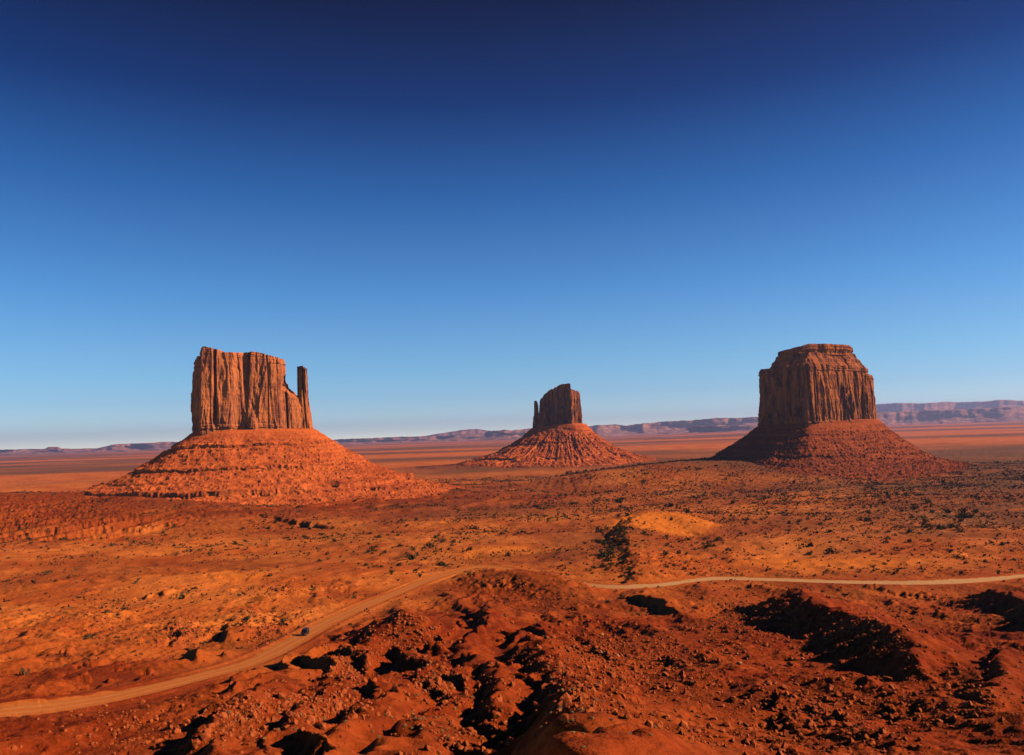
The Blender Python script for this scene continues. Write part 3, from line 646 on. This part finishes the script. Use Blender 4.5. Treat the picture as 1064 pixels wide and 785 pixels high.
far_mesa('distant_mesa', [(880, 430), (905, 429.5), (930, 428), (955, 427), (985, 426), (1000, 425.5), (1030, 424), (1064, 422.5), (1110, 422), (1180, 421)], 22000, 800, 'dark purple mesa on the horizon at the right edge, right of the right butte', 2600, 0.55, 800, 1.5)
far_mesa('hills', [(840, 426), (890, 421), (930, 419), (960, 419.5), (985, 417.5), (1010, 418), (1040, 416), (1064, 416.5), (1130, 413), (1240, 415)], 33000, 820, None, 3000, 0.2, 2500, 1.0)
far_mesa('hills', [(430, 455), (455, 451), (478, 447.5), (488, 446), (496, 446), (506, 447.5), (530, 450), (560, 452)], 30000, 840, None, 3000, 0.1, 3500, 0.8)

# ------------------------------------------------------------------ haze
hk = bpy.data.materials.new('haze_air'); hk.use_nodes = True; ht = hk.node_tree; ht.nodes.clear()
ho = ht.nodes.new('ShaderNodeOutputMaterial'); hv = ht.nodes.new('ShaderNodeVolumePrincipled')
hv.inputs['Color'].default_value = (0.50, 0.54, 1.0, 1); hv.inputs['Density'].default_value = 2.0e-5; hv.inputs['Anisotropy'].default_value = 0.2
ht.links.new(hv.outputs[0], ho.inputs['Volume'])
bx0, bx1, by0, by1, bz0, bz1 = -47000, 47000, -200, 46500, -150, 900
V = np.array([(x, y, z) for x in (bx0, bx1) for y in (by0, by1) for z in (bz0, bz1)], float)
F = np.array([(0, 1, 3, 2), (4, 6, 7, 5), (0, 4, 5, 1), (2, 3, 7, 6), (0, 2, 6, 4), (1, 5, 7, 3)])
hz = link('haze', raw_mesh('haze', V, F, hk)); hz['kind'] = 'stuff'

# ------------------------------------------------------------------ rocks and plants
rng = np.random.default_rng(7)
def ico(sub):
    import bmesh
    bm = bmesh.new(); bmesh.ops.create_icosphere(bm, subdivisions=sub, radius=1.0)
    V = np.array([v.co[:] for v in bm.verts]); F = np.array([[v.index for v in f.verts] for f in bm.faces]); bm.free()
    return V, F
def rock_shape(seed, sub):
    V, F = ico(sub); r = np.random.default_rng(seed)
    for _ in range(9):                                        # cut flat facets: blocky fractured sandstone
        nrm = r.normal(size=3); nrm /= np.linalg.norm(nrm); c = r.uniform(0.45, 0.8)
        dd = V @ nrm; V = np.where((dd > c)[:, None], V - (dd - c)[:, None] * nrm, V)
    V = V * r.uniform(0.75, 1.3, 3) * np.array([1, 1, 0.85]); V += 0.06 * noise(V[:, 0] * 3, V[:, 1] * 3, V[:, 2] * 3, seed)[:, None] * V
    return V, F
ROCKS = [rock_shape(900 + i, 3) for i in range(10)]; SMALLROCKS = [rock_shape(950 + i, 1) for i in range(10)]
def bush_shape(seed, nleaf, leaf, h=0.8, spread=0.28):
    """leaf faces gathered in clumps through a low dome; unit radius"""
    r = np.random.default_rng(seed); nc = r.integers(6, 10)
    c = r.normal(size=(nc, 3)) * (spread, spread, spread * 0.64) + (0, 0, h * 0.5); cr = r.uniform(0.25, 0.45, nc)
    k = r.integers(0, nc, nleaf); d = r.normal(size=(nleaf, 3)); d /= np.linalg.norm(d, axis=1)[:, None]
    p = c[k] + d * (cr[k] * r.uniform(0.5, 1.05, nleaf) ** 0.5)[:, None]; p[:, 2] = np.abs(p[:, 2])
    a = r.normal(size=(nleaf, 3)); a /= np.linalg.norm(a, axis=1)[:, None]; b = np.cross(a, r.normal(size=(nleaf, 3))); b /= np.linalg.norm(b, axis=1)[:, None]
    s = leaf * r.uniform(0.6, 1.3, nleaf)[:, None]
    V = np.stack([p - a * s, p + b * s * 0.6, p + a * s, p - b * s * 0.6], 1).reshape(-1, 3)
    return V, np.arange(nleaf * 4).reshape(-1, 4)
def tuft_shape(seed, n=70):
    """thin blades radiating from one root"""
    r = np.random.default_rng(seed); d = r.normal(size=(n, 3)); d[:, 2] = np.abs(d[:, 2]) + 0.25; d /= np.linalg.norm(d, axis=1)[:, None]
    L = r.uniform(0.7, 1.1, n)[:, None]; sd_ = np.cross(d, r.normal(size=(n, 3))); sd_ /= np.linalg.norm(sd_, axis=1)[:, None]
    b = r.normal(size=(n, 3)) * (0.15, 0.15, 0.02)
    V = np.stack([b - sd_ * 0.05, b + sd_ * 0.05, b + d * L * 0.6 + sd_ * 0.10, b + d * L, b + d * L * 0.6 - sd_ * 0.10], 1)
    V = V[:, [0, 1, 2, 4]].reshape(-1, 3)
    return V, np.arange(n * 4).reshape(-1, 4)

def scatter_mesh(name, shapes, P, S, mat, squash=None):
    """one mesh of many small copies (for ground cover nobody could count)"""
    Vs, Fs, base = [], [], 0; k = rng.integers(0, len(shapes), len(P)); a = rng.uniform(0, 2 * math.pi, len(P))
    for q, (V, F) in enumerate(shapes):
        i = np.where(k == q)[0]
        if not len(i): continue
        ca, sa = np.cos(a[i])[:, None], np.sin(a[i])[:, None]
        x = (V[None, :, 0] * ca - V[None, :, 1] * sa) * S[i][:, None] + P[i, 0][:, None]
        y = (V[None, :, 0] * sa + V[None, :, 1] * ca) * S[i][:, None] + P[i, 1][:, None]
        z = V[None, :, 2] * S[i][:, None] + P[i, 2][:, None] + 0 * x
        Vs.append(np.stack([x, y, z], -1).reshape(-1, 3))
        Fs.append((F[None] + (np.arange(len(i)) * len(V))[:, None, None] + base).reshape(-1, F.shape[1])); base += len(i) * len(V)
    ob = link(name, raw_mesh(name, np.vstack(Vs), np.vstack(Fs), mat)); ob['kind'] = 'stuff'
    return ob

# desert scrub: tens of thousands of low plants over the plain
n = 190000; Y = np.sqrt(rng.uniform(190 ** 2, 2100 ** 2, n)); x = rng.uniform(-0.8, 0.8, n) * Y
fi = np.clip(np.interp(Y, Yr, np.arange(len(Yr))).astype(int), 0, len(Yr) - 1); fj = np.clip(((x / Y - U[0]) / (U[1] - U[0])).astype(int), 0, NU - 1)
dens = 0.10 + 0.14 * sstep(-0.1, 0.3, x / Y) + 0.85 * sstep(-0.15, 0.40, noise(x / 90, Y / 90, 0, 81) + 0.5 * noise(x / 28, Y / 28, 0, 82) + 0.25 * x / Y) ; dens *= (1 - 0.93 * dune[fi, fj]) * (1 - 0.45 * red[fi, fj]) * (0.10 + 0.90 * np.where(x < -0.12 * Y, sstep(195, 260, Y), sstep(400, 560, Y))) * (RD[fi, fj] > ROADW + 1)
for HB in HBS: dens *= sstep(25, 65, np.hypot(x - HB[0], Y - HB[1]))
keep = rng.random(n) < dens; x, Y = x[keep], Y[keep]
S = np.exp(rng.normal(-0.26, 0.52, len(x))) * (0.8 + 0.55 * sstep(500, 1400, Y))
SCR = [bush_shape(200 + i, 10, 0.5, 0.7) for i in range(8)]
ds = scatter_mesh('desert_scrub', SCR, np.stack([x, Y, gz(x, Y) - 0.05], -1), S, M_SCRUB)

# rubble: small stones on the badland slopes
RUBBLE = [(620, 680, 60, 42, 1500), (700, 690, 70, 45, 1300), (860, 740, 120, 50, 1500), (560, 620, 60, 25, 500), (190, 657, 26, 16, 700), (280, 662, 22, 18, 600), (110, 650, 40, 20, 400), (360, 690, 30, 22, 800),
          (420, 660, 50, 28, 900), (330, 735, 70, 25, 900), (460, 712, 40, 25, 700), (250, 745, 40, 25, 500), (800, 655, 60, 30, 700), (890, 665, 60, 25, 900), (1000, 720, 70, 50, 700), (930, 640, 80, 20, 500), (480, 760, 60, 30, 400), (620, 750, 50, 35, 300), (560, 700, 60, 60, 500), (760, 640, 40, 20, 500), (150, 760, 120, 30, 500), (300, 640, 30, 15, 200), (285, 612, 30, 8, 250), (140, 600, 140, 35, 500), (700, 770, 120, 20, 400)]
P, S = [], []
for (a, b, rx, ry, c) in RUBBLE:
    for _ in range(c):
        px, py = a + rx * rng.normal() * 0.5, b + ry * rng.normal() * 0.5
        if py > 800: continue
        h = hit(px, py)
        if h[1] < 60 or h[1] > 700 or on_road(h): continue
        P.append(h); S.append(0.10 + 0.20 * rng.exponential() * (0.6 + h[1] / 400))
P = np.array(P); S = np.minimum(np.array(S), 1.0)
scatter_mesh('rubble', SMALLROCKS, P, S, M_ROCK)

# single boulders: zone centre, spread, number, size range (m), pale share, what sets the zone apart
rock_meshes = [raw_mesh('boulder', V, F, M_ROCK) for V, F in ROCKS]; pale_meshes = [raw_mesh('boulder', V, F, M_PALEROCK) for V, F in ROCKS]
def boulder(h, s, pale, label, group):
    s = min(s, h[1] * (2.4 if pale else 5.0) / FPX)
    o = link('boulder', (pale_meshes if pale else rock_meshes)[int(rng.integers(0, 10))])
    o.location = (h[0], h[1], h[2] + 0.25 * s); o.scale = (s, s, s * rng.uniform(0.8, 1.1)); o.rotation_euler = (rng.uniform(-.3, .3), rng.uniform(-.3, .3), rng.uniform(0, 6.28))
    tag(o, label, 'boulder', group); return o
for (a, b, s, lab) in [(516, 747, 1.05, 'large red boulder at the top of the sunlit boulder cluster in the dark bottom gully'),
                       (525, 753, 1.15, 'large red boulder at the right of the sunlit cluster in the dark bottom gully'),
                       (506, 767, 0.95, 'tilted red boulder at the left of the boulder cluster in the dark bottom gully'),
                       (515, 770, 1.05, 'middle one of the row of three big red boulders at the bottom edge'),
                       (522, 777, 0.9, 'lowest big red boulder of the cluster in the dark bottom gully'),
                       (534, 767, 0.8, 'red boulder alone at the right end of the cluster in the dark bottom gully'),
                       (468, 776, 0.8, 'single red boulder lit at the left rim of the dark bottom gully'),
                       (533, 713, 0.8, 'upright red boulder on the lit strip between the two dark gullies')]:
    boulder(hit(a, b), s, False, lab, 'boulders on the badland slopes')
BZ = [((620, 676), (55, 40), 46, (0.5, 1.2), 0.05, 'red boulder on the rubble-strewn slope right of the central dark gully'),
      ((712, 690), (55, 34), 34, (0.5, 1.1), 0.05, 'red boulder on the rubble slope left of the big dark ridge'),
      ((835, 738), (75, 36), 46, (0.5, 1.3), 0.03, 'dark red boulder on the lower slope below the big dark ridge'),
      ((950, 735), (60, 36), 24, (0.4, 1.0), 0.05, 'dark red boulder on the slope in the bottom right corner'),
      ((585, 715), (22, 36), 20, (0.35, 0.8), 0.5, 'boulder along the sunny rim of the central dark gully'),
      ((465, 705), (28, 22), 34, (0.35, 0.85), 0.2, 'boulder on the rocky knob left of the central dark gully'),
      ((330, 728), (65, 14), 36, (0.4, 0.95), 0.1, 'blocky red boulder along the broken ledge at lower left'),
      ((870, 668), (55, 16), 22, (0.4, 1.0), 0.1, 'boulder on the shaded flank of the big dark ridge'),
      ((285, 612), (22, 5), 12, (0.6, 1.5), 0.0, 'red block on the ledge above the road bend at left')]
for (c, r, cnt, (s0, s1), pl, lab) in BZ:
    for _ in range(cnt):
        px, py = c[0] + r[0] * rng.normal() * 0.55, c[1] + r[1] * rng.normal() * 0.55
        if py > 780: continue
        h = hit(px, py)
        if on_road(h, 2.0): continue
        boulder(h, s0 + (s1 - s0) * rng.random() ** 1.8, rng.random() < pl, lab, 'boulders on the badland slopes')

# pale dry tufts in the foreground
tm = [raw_mesh('dry_tuft', *bush_shape(400 + i, 240, 0.13, 0.8, 0.17), M_TUFT) for i in range(6)]
TZ = [((590, 730), (26, 40), 30, 'pale dry tuft along the right rim of the central dark gully'), ((450, 745), (50, 28), 34, 'pale dry tuft on the slope left of the central dark gully'),
      ((300, 745), (80, 26), 34, 'pale dry tuft on the red ridges at lower left'), ((430, 655), (25, 16), 16, 'pale dry tuft on the pointed hill beside the road'),
      ((690, 740), (60, 30), 18, 'pale dry tuft on the smooth red slope at bottom right of centre')]
for (c, r, cnt, lab) in TZ:
    for _ in range(cnt):
        px, py = c[0] + r[0] * rng.normal() * 0.6, c[1] + r[1] * rng.normal() * 0.6
        if py > 780: continue
        h = hit(px, py); o = link('dry_tuft', tm[int(rng.integers(0, 6))]); s = min(rng.uniform(0.28, 0.62), h[1] * 3.4 / FPX); o.location = (h[0], h[1], h[2] - 0.04); o.scale = (s, s, s * 0.8); o.rotation_euler = (0, 0, rng.uniform(0, 6.28))
        tag(o, lab, 'tuft', 'dry tufts in the foreground')

# dark juniper bushes on the plain: each its own
bm_ = [raw_mesh('juniper_bush', *bush_shape(500 + i, 150, 0.16, 0.9), M_BUSH) for i in range(8)]
def bush(px, py, wpx, lab):
    h = hit(px, py); s = wpx * h[1] / FPX * 0.66; o = link('juniper_bush', bm_[int(rng.integers(0, 8))]); o.location = (h[0], h[1], h[2] - 0.1 * s); o.scale = (s, s, s * rng.uniform(0.8, 1.05)); o.rotation_euler = (0, 0, rng.uniform(0, 6.28))
    tag(o, lab, 'bush', 'juniper bushes on the plain')
for (a, b, w_, lab) in [(862, 576, 13, 'largest dark bush, on bare orange sand beyond the road at right'), (841, 577, 7, 'dark bush just left of the largest bush on the orange sand'),
                        (747, 562, 9, 'dark round bush on the right foot of the sandy dune'), (714, 533, 9, 'dark bush on the ridge behind the right end of the dune'),
                        (528, 578, 8, 'dark bush just above the road crest left of the dune'), (458, 589, 9, 'dark bush beside the bend at the top of the road'),
                        (447, 569, 11, 'dark bush pair on the plain above the road bend, left of it the widest'), (427, 582, 12, 'broad dark bush on the plain left of the road bend'),
                        (715, 562, 6, 'small dark bush on the lower edge of the dune sand'), (383, 666, 6, 'dark bush on the left flank of the pointed hill')]:
    bush(a, b, w_, lab)
JZ = [((636, 572), (14, 24), 34, (4, 10), 'dark bush on the steep shaded flank of the dune'), ((420, 575), (70, 26), 50, (3, 7), 'dark bush on the sunny plain left of the road bend'), ((300, 560), (110, 14), 44, (2.5, 5), 'dark bush on the plain in front of the left butte'),
      ((100, 565), (80, 14), 24, (2.5, 5.5), 'dark bush on the plain at the far left'), ((640, 580), (28, 26), 46, (3, 8), 'dark bush in the thicket on the shaded side of the dune'),
      ((720, 575), (50, 18), 32, (3, 8), 'dark bush on the slope in front of the dune'), ((600, 520), (80, 12), 30, (2, 5), 'dark bush on the plain in front of the middle butte'),
      ((990, 545), (55, 16), 34, (4, 10), 'dark bush on the dim plain at the right edge'), ((840, 545), (80, 18), 28, (3, 7), 'dark bush on the plain below the right butte'), ((930, 590), (60, 9), 12, (3, 6), 'dark bush beside the road at right')]
for (c, r, cnt, (s0, s1), lab) in JZ:
    for _ in range(cnt):
        px, py = c[0] + r[0] * rng.normal() * 0.6, c[1] + r[1] * rng.normal() * 0.6
        h = hit(px, py); j = int(np.clip((h[0] / h[1] - U[0]) / (U[1] - U[0]), 0, NU - 1)); i = int(np.interp(h[1], Yr, np.arange(len(Yr))))
        if RD[i, j] < ROADW + 3 or dune[i, j] > 0.6: continue
        bush(px, py, s0 + (s1 - s0) * rng.random() ** 2, lab)

# ------------------------------------------------------------------ the car on the road
def flatmat(name, c, rough=0.4, metal=0.0, spec=0.5):
    k = NT(name, rough, spec); f = k.noise(k.scale((3, 3, 3)), 3); k.color(k.mix(f, c, tuple(x * 0.8 for x in c))); k.b.inputs['Metallic'].default_value = metal; return k.m
MC = flatmat('dark_car_paint', (0.030, 0.010, 0.010), 0.3); MG = flatmat('car_glass', (0.01, 0.012, 0.016), 0.08); MT = flatmat('tyre_rubber', (0.015, 0.014, 0.013), 0.8); MR = flatmat('rim_alloy', (0.45, 0.45, 0.46), 0.35, 0.9); MH = flatmat('lamp_glass', (0.8, 0.8, 0.78), 0.1); ML = flatmat('tail_lamp', (0.35, 0.01, 0.01), 0.25)
def loft(name, sections, mat, parent, bev=0.05):
    """closed body from cross-sections (x, half width low, half width high, z low, z high)"""
    import bmesh
    bm = bmesh.new(); rings = []
    for (x, w0, w1, z0, z1) in sections:
        zm = z0 + (z1 - z0) * 0.55
        rings.append([bm.verts.new(v) for v in ((x, -w0, z0), (x, -w0 * 1.02, zm), (x, -w1, z1), (x, w1, z1), (x, w0 * 1.02, zm), (x, w0, z0))])
    for a, b in zip(rings[:-1], rings[1:]):
        for i in range(6): bm.faces.new((a[i], a[(i + 1) % 6], b[(i + 1) % 6], b[i]))
    bm.faces.new(rings[0]); bm.faces.new(rings[-1][::-1]); bmesh.ops.recalc_face_normals(bm, faces=bm.faces)
    bmesh.ops.bevel(bm, geom=list(bm.edges), offset=bev, segments=2, affect='EDGES', clamp_overlap=True)
    me = bpy.data.meshes.new(name); bm.to_mesh(me); bm.free(); me.materials.append(mat); return link(name, me, parent)
def drum(name, r, w, mat, parent, loc, seg=24, inner=0.0):
    import bmesh
    bm = bmesh.new(); bmesh.ops.create_cone(bm, cap_ends=True, segments=seg, radius1=r, radius2=r, depth=w, matrix=Matrix.Rotation(math.pi / 2, 4, 'X'))
    bmesh.ops.bevel(bm, geom=[e for e in bm.edges if abs(e.verts[0].co.y - e.verts[1].co.y) < 1e-4], offset=0.03, segments=2, affect='EDGES')
    me = bpy.data.meshes.new(name); bm.to_mesh(me); bm.free(); me.materials.append(mat); o = link(name, me, parent); o.location = loc; return o
c0 = hit(317.5, 660.5); ci = int(np.argmin(np.hypot(RL[:, 0] - c0[0], RL[:, 1] - c0[1]))); tdir = -tg[ci] if tg[ci][1] > 0 else tg[ci]
cpos = RL[ci, :2] + nr[ci] * 0.5
car = tag(empty('car', (cpos[0], cpos[1], float(gz(*cpos)) + 0.08), math.atan2(tdir[1], tdir[0])), 'dark off-road car driving on the dirt road at lower left', 'car')
car.scale = (1.35, 1.35, 1.35)
loft('body', [(-2.35, 0.84, 0.80, 0.45, 1.02), (-2.2, 0.93, 0.88, 0.36, 1.10), (-1.0, 0.96, 0.92, 0.34, 1.12), (0.9, 0.96, 0.92, 0.34, 1.10), (1.9, 0.93, 0.85, 0.36, 1.00), (2.35, 0.82, 0.74, 0.45, 0.88)], MC, car)
loft('cabin', [(-2.2, 0.86, 0.74, 1.08, 1.66), (-2.0, 0.88, 0.76, 1.08, 1.80), (0.0, 0.88, 0.76, 1.08, 1.82), (0.35, 0.88, 0.74, 1.08, 1.76), (1.05, 0.86, 0.82, 1.07, 1.14)], MG, car, 0.03)
loft('roof', [(-2.1, 0.74, 0.66, 1.80, 1.86), (-1.0, 0.76, 0.70, 1.825, 1.90), (0.25, 0.74, 0.66, 1.80, 1.86)], MC, car, 0.02)
for sx in (-1.45, 1.45):
    for sy in (-0.86, 0.86):
        wh = drum('wheel', 0.36, 0.24, MT, car, (sx, sy, 0.36)); drum('rim', 0.23, 0.26, MR, wh, (0, 0, 0), 16)
for sy in (-0.62, 0.62):
    q = loft('headlight', [(2.20, 0.14, 0.13, 0.70, 0.86), (2.36, 0.13, 0.12, 0.71, 0.85)], MH, car, 0.02); q.location = (0.02, sy, 0)
    q = loft('tail_light', [(-2.38, 0.08, 0.08, 0.80, 1.04), (-2.26, 0.08, 0.08, 0.80, 1.04)], ML, car, 0.02); q.location = (0, sy * 1.12, 0)
    q = loft('mirror', [(0.72, 0.09, 0.09, 1.12, 1.27), (0.86, 0.08, 0.08, 1.13, 1.26)], MC, car, 0.02); q.location = (0, sy * 1.66, 0)
